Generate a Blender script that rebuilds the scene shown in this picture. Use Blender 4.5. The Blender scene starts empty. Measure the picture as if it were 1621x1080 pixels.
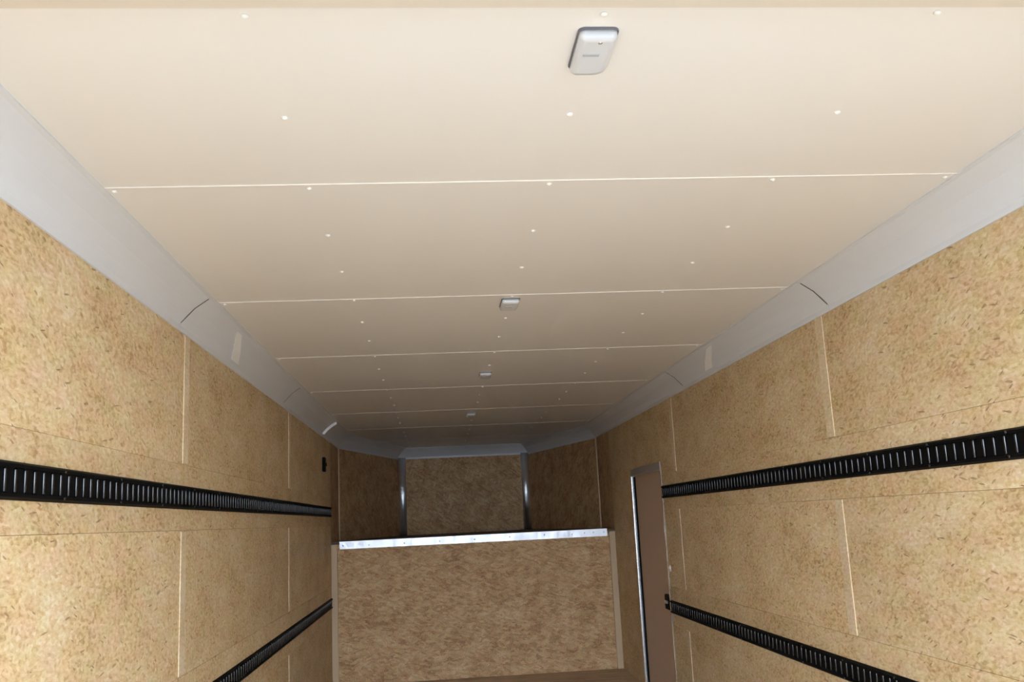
import bpy, bmesh, math, random
from mathutils import Vector, Matrix
random.seed(7)
sc = bpy.context.scene
C = sc.collection

# ------------------------------------------------------------------ camera
CAM_H = 1.285
FPX, YAW, PITCH, ROLL = 1464.2, 0.0868, 0.1903, -0.0485
fwd = Vector((math.sin(YAW) * math.cos(PITCH), math.cos(YAW) * math.cos(PITCH), math.sin(PITCH)))
rt = Vector((math.cos(YAW), -math.sin(YAW), 0.0))
up = rt.cross(fwd)
r2 = rt * math.cos(ROLL) + up * math.sin(ROLL)
u2 = up * math.cos(ROLL) - rt * math.sin(ROLL)
cam = bpy.data.cameras.new('camera')
cam.sensor_width = 36.0
cam.lens = FPX / 1621.0 * 36.0
cam.clip_start = 0.05
cam_ob = bpy.data.objects.new('camera', cam)
M = Matrix((r2, u2, -fwd)).transposed().to_4x4()
M.translation = Vector((-0.304, 0.0, CAM_H))
cam_ob.matrix_world = M
C.objects.link(cam_ob)
sc.camera = cam_ob

# ------------------------------------------------------------------ world, sun, exposure
world = bpy.data.worlds.new('sky')
sc.world = world
world.use_nodes = True
wn = world.node_tree
bg = wn.nodes['Background']
bg.inputs['Color'].default_value = (0.80, 0.94, 1.12, 1)
bg.inputs['Strength'].default_value = 10.5
sun = bpy.data.lights.new('sun', 'SUN')
sun.energy = 2.0
sun.angle = math.radians(2)
sun.color = (1.0, 0.96, 0.9)
sun_ob = bpy.data.objects.new('sun', sun)
sun_ob.rotation_euler = Vector((0.62, -0.12, -0.78)).to_track_quat('-Z', 'Y').to_euler()
C.objects.link(sun_ob)
vs = sc.view_settings
vs.view_transform = 'Standard'
vs.look = 'None'
vs.gamma = 1.0
vs.use_curve_mapping = False
vs.exposure = 0.23
sc.cycles.use_denoising = True
sc.cycles.max_bounces = 8
sc.cycles.diffuse_bounces = 6
sc.cycles.glossy_bounces = 4
sc.cycles.sample_clamp_indirect = 8.0

# ------------------------------------------------------------------ materials
def new_mat(name):
    m = bpy.data.materials.new(name)
    m.use_nodes = True
    return m, m.node_tree, m.node_tree.nodes['Principled BSDF']

def plain(name, col, rough=0.5, metal=0.0, spec=0.5, bump=0.0, bscale=60.0, var=0.0):
    m, t, b = new_mat(name)
    b.inputs['Base Color'].default_value = (*col, 1)
    b.inputs['Roughness'].default_value = rough
    b.inputs['Metallic'].default_value = metal
    b.inputs['Specular IOR Level'].default_value = spec
    tc = t.nodes.new('ShaderNodeTexCoord')
    if bump or var:
        n = t.nodes.new('ShaderNodeTexNoise')
        n.inputs['Scale'].default_value = bscale
        n.inputs['Detail'].default_value = 3
        t.links.new(tc.outputs['Object'], n.inputs['Vector'])
        if bump:
            bp = t.nodes.new('ShaderNodeBump')
            bp.inputs['Strength'].default_value = bump
            bp.inputs['Distance'].default_value = 0.01
            t.links.new(n.outputs['Fac'], bp.inputs['Height'])
            t.links.new(bp.outputs['Normal'], b.inputs['Normal'])
        if var:
            mr = t.nodes.new('ShaderNodeMapRange')
            mr.inputs['To Min'].default_value = max(0, rough - var)
            mr.inputs['To Max'].default_value = min(1, rough + var)
            t.links.new(n.outputs['Fac'], mr.inputs['Value'])
            t.links.new(mr.outputs['Result'], b.inputs['Roughness'])
    return m

def osb(name, cols, axis='X', flakes=(14.0, 62.0), dark=0.02, rot=(0.15, 1.25, -0.65), contrast=1.0, grain=1.0, darkcol=(0.16, 0.085, 0.035), rough=0.6):
    """Oriented strand board: overlapping stretched strands at several angles."""
    m, t, b = new_mat(name)
    N, L = t.nodes, t.links
    tc = N.new('ShaderNodeTexCoord')
    oi = N.new('ShaderNodeObjectInfo')
    off = N.new('ShaderNodeVectorMath'); off.operation = 'SCALE'
    off.inputs[0].default_value = (37.1, 19.7, 53.3)
    L.new(oi.outputs['Random'], off.inputs['Scale'])
    add = N.new('ShaderNodeVectorMath'); add.operation = 'ADD'
    L.new(tc.outputs['Object'], add.inputs[0]); L.new(off.outputs['Vector'], add.inputs[1])
    sp = N.new('ShaderNodeSeparateXYZ'); L.new(add.outputs['Vector'], sp.inputs['Vector'])
    cb = N.new('ShaderNodeCombineXYZ')
    ia, ib = {'X': ('Y', 'Z'), 'Y': ('X', 'Z'), 'Z': ('X', 'Y')}[axis]
    sq = N.new('ShaderNodeMath'); sq.operation = 'MULTIPLY'; sq.inputs[1].default_value = grain
    L.new(sp.outputs[ia], sq.inputs[0])
    L.new(sq.outputs['Value'], cb.inputs['X']); L.new(sp.outputs[ib], cb.inputs['Y'])
    # warp
    wn_ = N.new('ShaderNodeTexNoise'); wn_.noise_dimensions = '2D'; wn_.inputs['Scale'].default_value = 16; wn_.inputs['Detail'].default_value = 1
    L.new(cb.outputs['Vector'], wn_.inputs['Vector'])
    ws = N.new('ShaderNodeVectorMath'); ws.operation = 'SCALE'; ws.inputs['Scale'].default_value = 0.012
    L.new(wn_.outputs['Color'], ws.inputs[0])
    co = N.new('ShaderNodeVectorMath'); co.operation = 'ADD'
    L.new(cb.outputs['Vector'], co.inputs[0]); L.new(ws.outputs['Vector'], co.inputs[1])
    def strands(ang, su, sv):
        mp = N.new('ShaderNodeMapping'); mp.vector_type = 'TEXTURE'
        mp.inputs['Rotation'].default_value = (0, 0, ang)
        mp.inputs['Scale'].default_value = (1 / su, 1 / sv, 1)
        L.new(co.outputs['Vector'], mp.inputs['Vector'])
        v = N.new('ShaderNodeTexVoronoi'); v.voronoi_dimensions = '2D'; v.inputs['Scale'].default_value = 1.0
        L.new(mp.outputs['Vector'], v.inputs['Vector'])
        s = N.new('ShaderNodeSeparateColor')
        L.new(v.outputs['Color'], s.inputs['Color'])
        return v, s
    def math_(op, a, bb):
        n = N.new('ShaderNodeMath'); n.operation = op
        for i, x in enumerate((a, bb)):
            if isinstance(x, (int, float)): n.inputs[i].default_value = x
            else: L.new(x, n.inputs[i])
        return n.outputs['Value']
    cur = None
    su, sv = flakes
    for k, a in enumerate(rot):
        v, s = strands(a, su * (1 + 0.25 * k), sv * (1 + 0.2 * k))
        if cur is None:
            cur = s.outputs['Red']
        else:
            mask = math_('GREATER_THAN', s.outputs['Green'], 0.5)
            mx = N.new('ShaderNodeMix'); mx.data_type = 'FLOAT'
            L.new(mask, mx.inputs[0]); L.new(cur, mx.inputs[2]); L.new(s.outputs['Red'], mx.inputs[3])
            cur = mx.outputs[0]
    fn = N.new('ShaderNodeTexNoise'); fn.noise_dimensions = '2D'; fn.inputs['Scale'].default_value = 105; fn.inputs['Detail'].default_value = 3
    L.new(co.outputs['Vector'], fn.inputs['Vector'])
    big = N.new('ShaderNodeTexNoise'); big.noise_dimensions = '2D'; big.inputs['Scale'].default_value = 6.5; big.inputs['Detail'].default_value = 3
    L.new(cb.outputs['Vector'], big.inputs['Vector'])
    val = math_('ADD', math_('MULTIPLY', cur, 0.42 * contrast), math_('MULTIPLY', fn.outputs['Fac'], 0.70))
    val = math_('ADD', val, math_('MULTIPLY', big.outputs['Fac'], 0.60))
    val = math_('SUBTRACT', val, 0.37 + 0.21 * contrast - 0.21)
    cr = N.new('ShaderNodeValToRGB')
    e = cr.color_ramp.elements
    e[0].position = 0.12; e[0].color = (*cols[0], 1)
    e[1].position = 0.92; e[1].color = (*cols[3], 1)
    x = e.new(0.40); x.color = (*cols[1], 1)
    x = e.new(0.64); x.color = (*cols[2], 1)
    L.new(val, cr.inputs['Fac'])
    # sparse dark strands
    v2, s2 = strands(0.3, 42, 150)
    v3, s3 = strands(-0.8, 55, 190)
    d2 = math_('MULTIPLY', math_('LESS_THAN', s2.outputs['Red'], dark), math_('LESS_THAN', math_('ADD', v2.outputs['Distance'], math_('MULTIPLY', fn.outputs['Fac'], 0.6)), 0.68))
    d3 = math_('MULTIPLY', math_('LESS_THAN', s3.outputs['Red'], dark * 1.4), math_('LESS_THAN', math_('ADD', v3.outputs['Distance'], math_('MULTIPLY', fn.outputs['Fac'], 0.6)), 0.68))
    dm = math_('MULTIPLY', math_('MAXIMUM', d2, d3), math_('ADD', fn.outputs['Fac'], 0.12))
    mc = N.new('ShaderNodeMix'); mc.data_type = 'RGBA'
    L.new(dm, mc.inputs[0]); L.new(cr.outputs['Color'], mc.inputs[6]); mc.inputs[7].default_value = (*darkcol, 1)
    # slight board-to-board tint
    hs = N.new('ShaderNodeHueSaturation')
    vv = math_('ADD', math_('MULTIPLY', oi.outputs['Random'], 0.10), 0.95)
    tn = N.new('ShaderNodeTexNoise'); tn.noise_dimensions = '2D'; tn.inputs['Scale'].default_value = 17; tn.inputs['Detail'].default_value = 2
    L.new(co.outputs['Vector'], tn.inputs['Vector'])
    mt = N.new('ShaderNodeMix'); mt.data_type = 'RGBA'; mt.blend_type = 'OVERLAY'; mt.inputs[0].default_value = 0.10
    L.new(mc.outputs[2], mt.inputs[6]); L.new(tn.outputs['Color'], mt.inputs[7])
    L.new(vv, hs.inputs['Value']); L.new(mt.outputs[2], hs.inputs['Color'])
    L.new(hs.outputs['Color'], b.inputs['Base Color'])
    b.inputs['Roughness'].default_value = rough
    b.inputs['Specular IOR Level'].default_value = 0.3
    return m

SIDE = ((0.39, 0.245, 0.108), (0.575, 0.415, 0.222), (0.65, 0.50, 0.30), (0.72, 0.625, 0.455))
FRONT = ((0.29, 0.15, 0.062), (0.47, 0.28, 0.132), (0.58, 0.38, 0.195), (0.68, 0.51, 0.30))
M_OSB = osb('strand_board_side', SIDE, 'X', flakes=(46.0, 80.0), rot=(0.15, 0.9, -0.5, -1.1), contrast=0.85, dark=0.012, grain=0.5)
M_STRIP = plain('raw_wood_strip', (0.64, 0.53, 0.37), 0.6)
M_SEAMSTRIP = osb('pale_strand_strip', ((0.50, 0.36, 0.20), (0.62, 0.48, 0.30), (0.68, 0.56, 0.38), (0.74, 0.66, 0.50)), 'X', flakes=(46.0, 80.0), contrast=0.6, dark=0.0, grain=0.5)
M_BATTEN = plain('batten_wood', (0.55, 0.405, 0.255), 0.65)
M_OSB_F = osb('strand_board_front', FRONT, 'Y', flakes=(17.0, 50.0), rot=(0.05, 0.35, -0.3), contrast=0.95, dark=0.015)
M_OSB_N = osb('strand_board_nose', FRONT, 'Y', flakes=(12.0, 50.0), dark=0.02)
M_OSB_NS = osb('strand_board_nose_side', FRONT, 'X', flakes=(12.0, 50.0), dark=0.02)
M_FLOOR = osb('plywood_floor', ((0.36, 0.25, 0.155), (0.50, 0.37, 0.245), (0.57, 0.44, 0.31), (0.64, 0.52, 0.38)), 'Z', flakes=(1.5, 40.0), rot=(0.0, 0.03, -0.02), dark=0.0)
M_CEIL = plain('cream_vinyl', (0.79, 0.775, 0.74), 0.34, spec=0.5, bump=0.06, bscale=2.2)
M_SEAM = plain('cream_moulding', (0.82, 0.79, 0.73), 0.4)
M_RIVET = plain('cream_rivet_paint', (0.86, 0.86, 0.82), 0.3, spec=0.5)
M_HEAD = plain('header_paint', (0.60, 0.535, 0.44), 0.5)
M_COVE = plain('grey_white_cove', (0.68, 0.70, 0.72), 0.42, spec=0.4)
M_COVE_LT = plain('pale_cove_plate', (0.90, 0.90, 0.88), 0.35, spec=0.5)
M_ALU = plain('bright_aluminium', (0.86, 0.87, 0.89), 0.22, metal=1.0, bump=0.10, bscale=35, var=0.08)
M_TREAD = plain('polished_edge_aluminium', (0.80, 0.82, 0.86), 0.46, metal=1.0, bump=0.5, bscale=14, var=0.16)
M_BLACK = plain('black_powder_coat', (0.003, 0.003, 0.003), 0.6, spec=0.08)
M_RUNG = plain('black_gloss_coat', (0.006, 0.006, 0.008), 0.16, spec=0.75)
M_SHELF = plain('dark_shelf_board', (0.10, 0.065, 0.04), 0.7, bump=0.1)
M_DOOR = plain('brown_door_skin', (0.58, 0.42, 0.30), 0.65, spec=0.2)
M_LENS = plain('frosted_lens', (0.62, 0.64, 0.66), 0.28, spec=0.6)
M_SWITCH = plain('grey_switch', (0.42, 0.44, 0.46), 0.4)
M_RIM = plain('grey_lamp_base', (0.13, 0.13, 0.15), 0.35)
M_SCREW = plain('zinc_screw', (0.55, 0.55, 0.55), 0.3, metal=1.0)
M_DULL = plain('dull_aluminium', (0.50, 0.48, 0.46), 0.5, metal=0.7)
M_CORNER = plain('corner_aluminium', (0.80, 0.81, 0.85), 0.38, metal=1.0, bump=0.35, bscale=7, var=0.12)
M_WHITE = plain('white_plastic', (0.75, 0.72, 0.66), 0.4)
M_SHELL = plain('shell_backing', (0.30, 0.22, 0.14), 0.8)
M_GROUND = plain('gravel', (0.19, 0.193, 0.197), 0.9, bump=0.3, bscale=12)

# ------------------------------------------------------------------ builders
def link(name, me, mat, parent=None, loc=(0, 0, 0)):
    o = bpy.data.objects.new(name, me)
    if mat and not me.materials:
        me.materials.append(mat)
    o.location = loc
    C.objects.link(o)
    if parent: o.parent = parent
    return o

def tag(o, label=None, cat=None, group=None, kind=None):
    if label: o['label'] = label
    if cat: o['category'] = cat
    if group: o['group'] = group
    if kind: o['kind'] = kind
    return o

def empty(name, loc=(0, 0, 0)):
    o = bpy.data.objects.new(name, None)
    o.empty_display_size = 0.1
    o.location = loc
    C.objects.link(o)
    return o

def box_mesh(sx, sy, sz, bev=0.0):
    bm = bmesh.new()
    bmesh.ops.create_cube(bm, size=1.0)
    bmesh.ops.scale(bm, vec=(sx, sy, sz), verts=bm.verts)
    if bev:
        bmesh.ops.bevel(bm, geom=list(bm.edges), offset=bev, segments=1, affect='EDGES')
    me = bpy.data.meshes.new('box'); bm.to_mesh(me); bm.free()
    return me

def box(name, x0, x1, y0, y1, z0, z1, mat, parent=None, bev=0.0, ploc=(0, 0, 0)):
    me = box_mesh(x1 - x0, y1 - y0, z1 - z0, bev)
    c = ((x0 + x1) / 2 - ploc[0], (y0 + y1) / 2 - ploc[1], (z0 + z1) / 2 - ploc[2])
    return link(name, me, mat, parent, c)

def boxes_mesh(bxs):
    """several boxes of ONE piece in one mesh"""
    vs_, fs = [], []
    for (x0, x1, y0, y1, z0, z1) in bxs:
        n = len(vs_)
        vs_ += [(x0, y0, z0), (x1, y0, z0), (x1, y1, z0), (x0, y1, z0), (x0, y0, z1), (x1, y0, z1), (x1, y1, z1), (x0, y1, z1)]
        fs += [tuple(n + i for i in f) for f in ((0, 3, 2, 1), (4, 5, 6, 7), (0, 1, 5, 4), (1, 2, 6, 5), (2, 3, 7, 6), (3, 0, 4, 7))]
    me = bpy.data.meshes.new('boxes'); me.from_pydata(vs_, [], fs); me.update()
    return me

def prism(pts, z0, z1):
    n = len(pts)
    v = [(p[0], p[1], z0) for p in pts] + [(p[0], p[1], z1) for p in pts]
    f = [tuple(range(n - 1, -1, -1)), tuple(range(n, 2 * n))] + [(i, (i + 1) % n, n + (i + 1) % n, n + i) for i in range(n)]
    me = bpy.data.meshes.new('prism'); me.from_pydata(v, [], f)
    bm = bmesh.new(); bm.from_mesh(me); bmesh.ops.recalc_face_normals(bm, faces=bm.faces); bm.to_mesh(me); bm.free()
    return me

def loft(rings, closed=True, smooth=False):
    """skin a list of equal-length rings, with caps"""
    n = len(rings[0]); v = [p for r in rings for p in r]; f = []
    for i in range(len(rings) - 1):
        for j in range(n if closed else n - 1):
            a = i * n + j; b_ = i * n + (j + 1) % n
            f.append((a, b_, b_ + n, a + n))
    if closed:
        f.append(tuple(range(n - 1, -1, -1))); f.append(tuple(range((len(rings) - 1) * n, len(rings) * n)))
    me = bpy.data.meshes.new('loft'); me.from_pydata(v, [], f)
    bm = bmesh.new(); bm.from_mesh(me); bmesh.ops.recalc_face_normals(bm, faces=bm.faces)
    if smooth:
        for fc in bm.faces: fc.smooth = len(fc.verts) == 4
    bm.to_mesh(me); bm.free()
    return me

def dome_mesh(r, h, seg=10, axis='-Z'):
    rings = []
    for k in range(4):
        a = k / 3 * math.pi / 2 * 0.92
        rr, zz = r * math.cos(a), h * math.sin(a)
        ring = []
        for i in range(seg):
            t = 2 * math.pi * i / seg
            p = (rr * math.cos(t), rr * math.sin(t), zz)
            if axis == '-Z': p = (p[0], -p[1], -p[2])
            elif axis == '+X': p = (p[2], p[0], p[1])
            elif axis == '-X': p = (-p[2], p[1], p[0])
            elif axis == '-Y': p = (p[0], -p[2], p[1])
            ring.append(p)
        rings.append(ring)
    return loft(rings, smooth=True)

# ------------------------------------------------------------------ dimensions
HW = 1.22                      # half width inside
H = 2.13                       # floor to ceiling
YH = 1.34                      # forward edge of the ceiling header
Y0 = 0.55                      # rear opening
YP = 8.12                      # front partition
YN0, YN1, XN = 8.80, 10.65, 0.745   # nose: where it starts to narrow, its front wall, its half width
ZS = 1.165                     # shelf top
ZT1, ZT2, TH = 1.418, 0.668, 0.083
SEAMS = [1.012, 2.225, 3.435, 4.630, 5.850, 7.065, 8.28, 9.49]

def hw_at(y):
    return HW if y <= YN0 else HW + (XN - HW) * (y - YN0) / (YN1 - YN0)

# ------------------------------------------------------------------ setting: ground, floor
g = box('ground', -40, 40, -40, 40, -0.66, -0.56, M_GROUND)
tag(g, 'pale gravel ground outside under the trailer', kind='structure')
fl = link('floor', prism([(-HW - .04, Y0), (HW + .04, Y0), (HW + .04, YP + .02), (-HW - .04, YP + .02)], -0.04, 0.0), M_FLOOR)
tag(fl, 'brown plywood floor seen at the foot of the front wall', kind='structure')

# ------------------------------------------------------------------ ceiling
roof_poly = [(-HW - .05, Y0 - .2), (HW + .05, Y0 - .2), (HW + .05, YN0), (XN + .05, YN1 + .05), (-XN - .05, YN1 + .05), (-HW - .05, YN0)]
ceil = link('ceiling', prism(roof_poly, H + 0.010, H + 0.05), M_SHELL)
tag(ceil, 'cream panelled ceiling with riveted seams', kind='structure')
edges = [Y0 - .02] + SEAMS + [YN1]
rivet_me = dome_mesh(0.0075, 0.005, 10, '-Z'); rivet_me.materials.append(M_RIVET)
panels = []
for i in range(len(edges) - 1):
    a, b_ = edges[i] + 0.0015, edges[i + 1] - 0.0015
    ys = [a] + ([YN0] if a < YN0 < b_ else []) + [b_]
    pts = [(-hw_at(y), y) for y in reversed(ys)] + [(hw_at(y), y) for y in ys]
    p = link('ceiling_panel', prism(pts, H, H + 0.009), M_CEIL, ceil)
    panels.append((a, b_, p))
for y in SEAMS:
    w = hw_at(y) - 0.01
    s = loft([[(x, y - .005, H - .0002), (x, y - .003, H - .0022), (x, y + .001, H - .0022), (x, y + .003, H - .0002)] for x in (-w, w)])
    link('seam_moulding', s, M_SEAM, ceil)
k = 0
while True:
    y = 1.435 + 0.4017 * (k - 2)
    if YH - .2 < y < YH + .02:
        k += 1; continue
    if y > 10.4: break
    xs = [-0.6, 0.006, 0.6]
    near = min(abs(y - s) for s in SEAMS)
    if near < 0.05:
        xs += [-1.075, 1.075]
    for x in xs:
        if abs(x) > hw_at(y) - 0.13: continue
        yy = y + 0.012 if near < 0.02 else y
        for (a, b_, p) in panels:
            if a <= yy <= b_:
                link('rivet', rivet_me, None, p, (x + random.uniform(-.004, .004), yy + random.uniform(-.004, .004), H))
                break
    k += 1

# ------------------------------------------------------------------ side walls
PT = 0.018     # board thickness
ROWS = [(0.0, 0.555), (0.800, 1.302), (1.535, H)]
PLANKS = [(0.555, 0.800), (1.302, 1.535)]
WSEAM = [3.445, 5.860]
G = 0.0004

def wall_boards(side, wall, cols, rows=ROWS):
    for (a, b_) in cols:
        for (z0, z1) in rows:
            x0, x1 = sorted((side * HW, side * (HW + PT)))
            box('wall_board', x0, x1, a + G, b_ - G, z0 + G, z1 - G, M_OSB, wall, 0.0005)

wl = link('wall_left', boxes_mesh([(-HW - .05, -HW - PT - .0005, Y0, YN0, -0.04, H + .03)]), M_SHELL)
tag(wl, 'left wall of tan strand board sheets with two black rails', kind='structure')
wall_boards(-1, wl, [(Y0, 1.005), (1.005, WSEAM[0]), (WSEAM[0], WSEAM[1]), (WSEAM[1], YP + .0)])
for (z0, z1) in PLANKS:
    box('rail_plank', -HW - PT, -HW + .0012, Y0 + G, YP - G, z0 + G, z1 - G, M_OSB, wl, 0.0005)
box('wall_board', -HW - PT, -HW, YP + G, YN0 - G, 0.0, H - G, M_OSB_NS, wl, 0.0005)
for y in WSEAM:
    for (z0, z1) in ROWS:
        box('seam_strip', -HW, -HW + .004, y - .004, y + .062, z0 + .004, z1 - .004 if z1 < H else H - .112, M_SEAMSTRIP, wl, 0.001)

DY0, DY1, DZ = 6.28, 7.255, 1.605
bx = HW + PT + .0005
wr = link('wall_right', boxes_mesh([(bx, HW + .05, Y0, DY0, -0.04, H + .03), (bx, HW + .05, DY1, YN0, -0.04, H + .03), (bx, HW + .05, DY0, DY1, DZ, H + .03)]), M_SHELL)
tag(wr, 'right wall of tan strand board sheets with a side door', kind='structure')
wall_boards(1, wr, [(Y0, 1.005), (1.005, WSEAM[0]), (WSEAM[0], WSEAM[1]), (WSEAM[1], DY0)])
wall_boards(1, wr, [(DY0, DY1)], [(DZ + .005, H)])
box('wall_board', HW, HW + PT, DY1 + G, YP - G, 0.0, H - G, M_OSB, wr, 0.0005)
box('wall_board', HW, HW + PT, YP + G, YN0 - G, 0.0, H - G, M_OSB_NS, wr, 0.0005)
for (z0, z1) in PLANKS:
    box('rail_plank', HW - .0012, HW + PT, Y0 + G, DY0 - .015, z0 + G, z1 - G, M_OSB, wr, 0.0005)
for y in WSEAM:
    for (z0, z1) in ROWS:
        box('seam_strip', HW - .004, HW, y - .004, y + .062, z0 + .004, z1 - .004 if z1 < H else H - .112, M_SEAMSTRIP, wr, 0.001)

# ------------------------------------------------------------------ side door in the right wall
dr = empty('door_1', (HW + .03, (DY0 + DY1) / 2, 0))
tag(dr, 'smooth brown side door recessed in an aluminium frame', kind='structure')
dl = dr.location
def dpart(name, x0, x1, y0, y1, z0, z1, mat, parent=None, bev=0.002):
    o = box(name, x0, x1, y0, y1, z0, z1, mat, dr, bev, dl)
    return o
dpart('door_skin', HW + .024, HW + .060, DY0 - .01, DY1 + .01, 0.01, DZ + .01, M_DOOR)
dpart('jamb', HW - .004, HW + .023, DY1 - .004, DY1 + .004, 0.0, DZ + .004, M_ALU)
dpart('jamb', HW - .004, HW + .023, DY0 - .004, DY0 + .004, 0.0, DZ + .004, M_ALU)
dpart('head_jamb', HW - .004, HW + .023, DY0 + .0045, DY1 - .0045, DZ - .004, DZ + .004, M_DULL)
dpart('face_trim', HW - .008, HW - .0025, DY1 - .004, DY1 + .010, 0.0, DZ + .02, M_ALU)
dpart('face_trim', HW - .008, HW - .0025, DY0 - .010, DY0 + .004, 0.0, DZ + .02, M_ALU)
dpart('head_trim', HW - .010, HW + .004, DY0 + .0045, DY1 - .0045, DZ - .036, DZ + .02, M_DULL)
dpart('weather_seal', HW + .010, HW + .0235, DY1 - .024, DY1 - .005, 0.0, DZ - .04, M_BLACK)
lt = dpart('latch', HW - .002, HW + .0235, DY0 + .05, DY0 + .17, 0.635, 0.735, M_BLACK, bev=0.006)
lv = link('latch_lever', box_mesh(0.012, 0.07, 0.02, 0.004), M_SCREW, lt, (-0.018, 0.0, 0.0))

# ------------------------------------------------------------------ front partition and nose
wf = link('wall_front', boxes_mesh([(-HW, HW, YP + .0195, YP + .05, 0.0, ZS - .021)]), M_SHELL)
tag(wf, 'low strand board partition below the silver edged shelf', kind='structure')
box('wall_board', -HW + .055, HW - .055, YP, YP + .019, 0.002, ZS - .022, M_OSB_F, wf, 0.0015)
for s in (-1, 1):
    a, b_ = sorted((s * (HW - .0015), s * (HW - .054)))
    box('corner_batten', a, b_, YP - .006, YP + .019, 0.002, ZS - .022, M_BATTEN, wf, 0.002)

def wall_seg(name, A, B, z0, z1, mat, label, inset=0.0):
    """upright board wall between two plan points, its face on the line A-B, interior to the right of A->B"""
    d = Vector((B[0] - A[0], B[1] - A[1])); d.normalize()
    n = Vector((-d.y, d.x))
    pts = [A, B, (B[0] + n.x * .05, B[1] + n.y * .05), (A[0] + n.x * .05, A[1] + n.y * .05)]
    w = link(name, prism([(A[0] + n.x * .02, A[1] + n.y * .02), (B[0] + n.x * .02, B[1] + n.y * .02), pts[2], pts[3]], z0, z1), M_SHELL)
    tag(w, label, kind='structure')
    L_ = (Vector(B) - Vector(A)).length
    e0, e1 = inset, L_ - inset
    P = lambda s_, q: (A[0] + d.x * s_ + n.x * q, A[1] + d.y * s_ + n.y * q)
    bd = link('wall_board', prism([P(e0, 0), P(e1, 0), P(e1, .0195), P(e0, .0195)], z0 + .001, z1 - .001), mat, w)
    return w
wall_seg('wall_nose_left', (-HW, YN0), (-XN, YN1), ZS - .02, H + .008, M_OSB_NS, 'left slanted wall of the front nose above the shelf')
wall_seg('wall_nose_front', (-XN, YN1), (XN, YN1), ZS - .02, H + .008, M_OSB_N, 'middle wall of the front nose between silver corner trims')
wall_seg('wall_nose_right', (XN, YN1), (HW, YN0), ZS - .02, H + .008, M_OSB_NS, 'right slanted wall of the front nose above the shelf')

# shelf over the partition
sh = empty('shelf', (0, YP, ZS))
tag(sh, 'dark shelf in the front nose with a shiny silver front edge', 'shelf')
shelf_poly = [(-HW + .001, YP), (HW - .001, YP), (HW - .001, YN0), (XN - .001, YN1 - .001), (-XN + .001, YN1 - .001), (-HW + .001, YN0)]
link('shelf_board', prism([(x, y - YP) for x, y in shelf_poly], -0.02, 0.0), M_SHELF, sh)
tr = link('edge_trim', boxes_mesh([(-1.148, 1.150, -.0035, -.0005, -.060, .003), (-1.148, 1.150, -.0005, .035, .0002, .003)]), M_TREAD, sh)
tr['label'] = 'shiny silver metal edge strip'
sme = dome_mesh(0.006, 0.003, 8, '-Y'); sme.materials.append(M_SCREW)
for x in (-1.12, -0.9, -0.6, -0.3, 0, 0.3, 0.6, 0.84, 0.95, 1.03, 1.12):
    link('screw', sme, None, tr, (x, -.0036, -.03 + random.uniform(-.006, .006)))

# ------------------------------------------------------------------ coves along the ceiling edge
PROF = [(0.0005, -0.118), (0.007, -0.118), (0.008, -0.098), (0.030, -0.071), (0.062, -0.040), (0.098, -0.015), (0.112, -0.006), (0.126, -0.0045), (0.126, -0.0002), (0.0005, -0.0002)]
PATH = [(-HW, Y0), (-HW, YN0), (-XN, YN1), (XN, YN1), (HW, YN0), (HW, Y0)]
def off_path(path, s):
    """offset of the plan path towards the room by s, mitred"""
    out = []
    for i, p in enumerate(path):
        ns = []
        for a, b_ in ((i - 1, i), (i, i + 1)):
            if a < 0 or b_ >= len(path): continue
            d = Vector((path[b_][0] - path[a][0], path[b_][1] - path[a][1])).normalized()
            ns.append(Vector((d.y, -d.x)))
        if len(ns) == 1: q = Vector(p) + ns[0] * s
        else:
            m_ = (ns[0] + ns[1]).normalized(); q = Vector(p) + m_ * (s / m_.dot(ns[0]))
        out.append(q)
    return out
OFF = [off_path(PATH, s) for s, _ in PROF]
def cove_piece(seg, ya=None, yb=None):
    rings = []
    for end, yv in ((0, ya), (1, yb)):
        ring = []
        for j, (s, dz) in enumerate(PROF):
            q = OFF[j][seg + end].copy()
            if yv is not None: q.y = yv
            ring.append((q.x, q.y, H + dz))
        rings.append(ring)
    return loft(rings)
def cove_run(name, label, pieces):
    r = empty(name, (0, 0, 0)); tag(r, label, kind='structure')
    return r, [link('cove_section', cove_piece(*p), M_COVE, r) for p in pieces]
t1, _ = cove_run('trim_1', 'grey cove moulding between left wall and ceiling', [(0, None, 3.342), (0, 3.345, 5.600), (0, 5.603, 7.530), (0, 7.540, None)])
t2, _ = cove_run('trim_2', 'grey cove moulding between right wall and ceiling', [(4, None, 5.503), (4, 5.500, 3.352), (4, 3.349, None)])
t3, _ = cove_run('trim_3', 'grey cove moulding around the top of the front nose', [(1,), (2,), (3,)])

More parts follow.
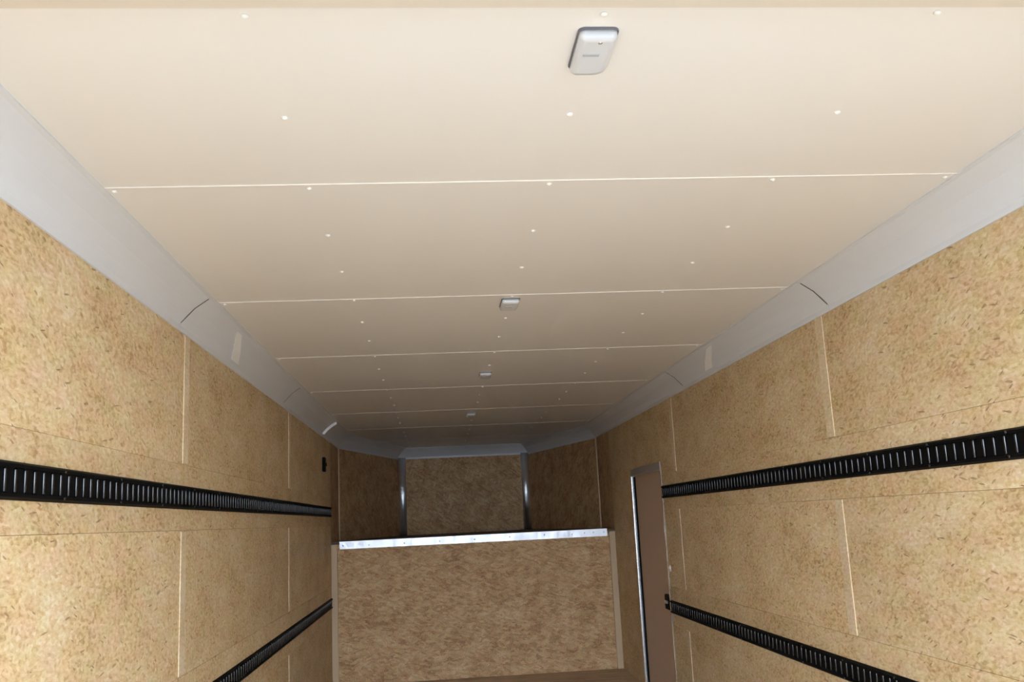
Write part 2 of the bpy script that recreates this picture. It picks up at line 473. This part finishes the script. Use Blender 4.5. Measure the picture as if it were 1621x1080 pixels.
def cove_pt(side, s, lift, y):
    """a point on the sloping face of the side cove, lift metres proud of it"""
    for (a, b_) in zip(PROF[1:-2], PROF[2:-1]):
        if a[0] <= s <= b_[0]:
            t_ = (s - a[0]) / (b_[0] - a[0]); z = a[1] + (b_[1] - a[1]) * t_
            nx, nz = -(b_[1] - a[1]), (b_[0] - a[0]); l = math.hypot(nx, nz)
            # the room lies away from the corner: towards +s and -z
            return (side * (HW - s - lift * abs(nx) / l), y, H + z - lift * abs(nz) / l)
def cove_plate(name, side, rows, lift, mat, parent):
    """thin plate following the cove: rows of (s, y_near, y_far)"""
    v, f = [], []
    for (s, ya, yb) in rows:
        for lf in (0.0002, lift):
            for y in (ya, yb): v.append(cove_pt(side, s, lf, y))
    n = len(rows)
    for i in range(n - 1):
        a, b_ = 4 * i, 4 * (i + 1)
        f += [(a + 2, a + 3, b_ + 3, b_ + 2), (a, b_, b_ + 1, a + 1), (a, a + 2, b_ + 2, b_), (a + 1, b_ + 1, b_ + 3, a + 3)]
    f += [(0, 1, 3, 2), (4 * n - 4, 4 * n - 2, 4 * n - 1, 4 * n - 3)]
    me = bpy.data.meshes.new('plate'); me.from_pydata(v, [], f)
    bm = bmesh.new(); bm.from_mesh(me); bmesh.ops.recalc_face_normals(bm, faces=bm.faces); bm.to_mesh(me); bm.free()
    return link(name, me, mat, parent)
for side, par, y in ((-1, t1, 4.02), (1, t2, 4.72)):  # one thin pale patch set slantwise across each side cove
    o = cove_plate('pale_plate', side, [(0.018, y + .12, y + .26), (0.050, y + .02, y + .15), (0.085, y - .10, y + .00), (0.100, y - .15, y - .06)], 0.005, M_COVE_LT, par)
    o['label'] = 'pale slanted plate on the cove'
jm = plain('dark_joint', (0.05, 0.05, 0.05), 0.7)
for side, par, y in ((-1, t1, 3.3435), (-1, t1, 5.6015), (1, t2, 3.3505), (1, t2, 5.5015)):
    cove_plate('joint_line', side, [(0.012, y - .003, y + .003), (0.062, y - .003, y + .003), (0.110, y - .003, y + .003)], 0.0008, jm, par)
o = cove_plate('joint_cap', -1, [(0.009, 7.50, 7.53), (0.040, 7.51, 7.535), (0.080, 7.52, 7.54), (0.120, 7.53, 7.545)], 0.020, M_COVE_LT, t1)
o['label'] = 'bright cap over the cove joint'

# rounded silver trims in the two nose corners
def corner_trim(sx):
    """half-round upright strip standing in the corner of the nose"""
    cx_ = sx * (XN - .044)
    ring = []
    for i in range(13):
        t_ = math.pi * i / 12
        ring.append((cx_ + .046 * math.cos(t_), YN1 - .0005 - .030 * math.sin(t_)))
    return loft([[(x, y, z) for x, y in ring] for z in (ZS + .001, H - .100)])
for n_, sx, lb in (('trim_4', -1, 'bright silver upright corner trim on the left of the nose wall'), ('trim_5', 1, 'bright silver upright corner trim on the right of the nose wall')):
    o = link(n_, corner_trim(sx), M_CORNER); tag(o, lb, kind='structure')
    for p_ in o.data.polygons: p_.use_smooth = len(p_.vertices) == 4
# slim battens where the nose starts to narrow
for n_, sx, lb in (('trim_6', -1, 'slim upright wood batten where the left wall meets the nose'), ('trim_7', 1, 'slim upright wood batten where the right wall meets the nose')):
    a, b_ = sorted((sx * (HW - .0005), sx * (HW - .012)))
    o = box(n_, a, b_, YN0 - .035, YN0 - .003, ZS + .001, H - .12, M_BATTEN, None, 0.003); tag(o, lb, kind='structure')

# ------------------------------------------------------------------ rear header and door posts
hd = box('trim_8', -HW + .129, HW - .129, YH - .19, YH - .001, H - .048, H - .0025, M_HEAD, None, 0.004)
tag(hd, 'beige header beam crossing the ceiling at the top of the view', kind='structure')
for n_, s, lb in (('trim_9', -1, 'left rear door post of the opening'), ('trim_10', 1, 'right rear door post of the opening')):
    a, b_ = sorted((s * (HW + .002), s * (HW + .06)))
    o = box(n_, a, b_, Y0 - .10, Y0 - .001, -0.04, H + .03, M_HEAD, None, 0.004); tag(o, lb, kind='structure')

# ------------------------------------------------------------------ slotted tie-down rails
PITCH_R = 0.0493
def rung_mesh(side):
    r_, hz = 0.0042, 0.027
    rings = []
    for z, k_ in ((-hz, 0.55), (-hz + .004, 1.0), (hz - .004, 1.0), (hz, 0.55)):
        ring = []
        for i in range(7):
            t_ = math.pi * i / 6
            ring.append((-side * (0.0055 * k_ * math.sin(t_)), r_ * math.cos(t_), z))
        rings.append(ring)
    me = loft(rings, smooth=True); me.materials.append(M_RUNG); return me
RUNG = {-1: rung_mesh(-1), 1: rung_mesh(1)}
SCR = {-1: dome_mesh(0.005, 0.003, 8, '+X'), 1: dome_mesh(0.005, 0.003, 8, '-X')}
for m_ in SCR.values(): m_.materials.append(M_RUNG)
def rail(side, zc, ya, yb, y_first, label):
    face = HW - .0014
    root = empty('tie_down_rail', (side * face, ya, zc))
    tag(root, label, 'rail', 'slotted tie-down rails on the side walls')
    L_ = yb - ya; h = TH / 2
    # channel section: thin back, raised upper and lower lips with a chamfer
    pr = [(0, -h), (.003, -h), (.012, -h + .006), (.012, -h + .013), (.004, -h + .0145), (.004, h - .0145), (.012, h - .013), (.012, h - .006), (.003, h), (0, h)]
    me = loft([[(-side * a, y, b_) for a, b_ in pr] for y in (0.0, L_)])
    link('channel', me, M_BLACK, root)
    k_ = math.ceil((ya + .03 - y_first) / PITCH_R)
    while y_first + k_ * PITCH_R < yb - .03:
        link('rung', RUNG[side], None, root, (-side * .004, y_first + k_ * PITCH_R - ya, 0)); k_ += 1
    y = ya + .12
    while y < yb:
        for z in (h - .0095, -h + .0095):
            link('screw', SCR[side], None, root, (-side * .012, y - ya, z))
        y += 0.406
    return root
rail(-1, ZT1, Y0 + .06, YP - .02, 2.047, 'upper black slotted rail on the left wall')
rail(-1, ZT2, Y0 + .06, YP - .02, 2.047, 'lower black slotted rail on the left wall')
rail(1, ZT1, Y0 + .06, DY0 - .02, 2.325, 'upper black slotted rail on the right wall, ending at the door')
rail(1, ZT2, Y0 + .06, DY0 - .02, 2.325, 'lower black slotted rail on the right wall, ending beside the door latch')

# ------------------------------------------------------------------ dome lights on the ceiling
def round_rect(w, l, r0, seg=5):
    pts = []
    for qx, qy, a0, r_ in ((1, 1, 0, r0 * 2.2), (-1, 1, 90, r0), (-1, -1, 180, r0), (1, -1, 270, r0)):
        cx_, cy_ = qx * (w / 2 - r_), qy * (l / 2 - r_)
        for i in range(seg + 1):
            a = math.radians(a0 + 90 * i / seg)
            pts.append((cx_ + r_ * math.cos(a), cy_ + r_ * math.sin(a)))
    return pts
def ring_at(w, l, r_, z): return [(x, y, z) for x, y in round_rect(w, l, r_)]
def dome_light(x, y, label):
    root = empty('dome_light', (x, y, H))
    tag(root, label, 'lamp', 'dome lights down the middle of the ceiling')
    w, l = 0.074, 0.150
    link('base', loft([ring_at(w, l, .013, -.0002), ring_at(w, l, .013, -.003), ring_at(w - .002, l - .002, .012, -.004)]), M_RIM, root)
    le = link('lens', loft([ring_at(w - .005, l - .005, .011, -.0038), ring_at(w - .006, l - .006, .011, -.014), ring_at(w - .014, l - .014, .010, -.019), ring_at(w - .030, l - .034, .008, -.0205)], smooth=True), M_LENS, root)
    for yy in (-l / 2 + .020, l / 2 - .013):
        z_ = -.0205 if yy < 0 else -.018
        link('screw', dome_mesh(0.0045, 0.003, 8, '-Z'), M_SCREW, le, (0.004, yy, z_ + .001))
    link('rocker_switch', box_mesh(0.030, 0.009, 0.002, 0.0007), M_SWITCH, le, (-.006, -.012, -.0209))
for x, y, lb in ((0.006, 1.552, 'nearest and largest grey dome light at the top of the ceiling'),
                 (0.004, 3.565, 'second nearest dome light, just past a ceiling seam'),
                 (-0.004, 5.360, 'third dome light, small and dim in the shaded ceiling'),
                 (-0.020, 7.400, 'farthest dome light, a tiny mark near the front nose')):
    dome_light(x, y, lb)

# ------------------------------------------------------------------ small fittings on the walls
sb = empty('switch_box', (-HW, 7.60, 1.79))
tag(sb, 'small black box high on the far left wall under the cove', 'switch')
link('box_body', box_mesh(0.022, 0.085, 0.115, 0.004), M_BLACK, sb, (.0112, 0, 0))
link('toggle', box_mesh(0.012, 0.014, 0.03, 0.003), M_RUNG, sb, (.027, 0, 0))
wb = empty('wall_button', (HW, 6.225, 0.915))
tag(wb, 'tiny white round button on the right wall beside the door', 'button')
link('button_base', dome_mesh(0.022, 0.008, 12, '-X'), M_WHITE, wb, (-.0003, 0, 0))
link('button_cap', dome_mesh(0.010, 0.008, 10, '-X'), M_WHITE, wb, (-.006, 0, 0))
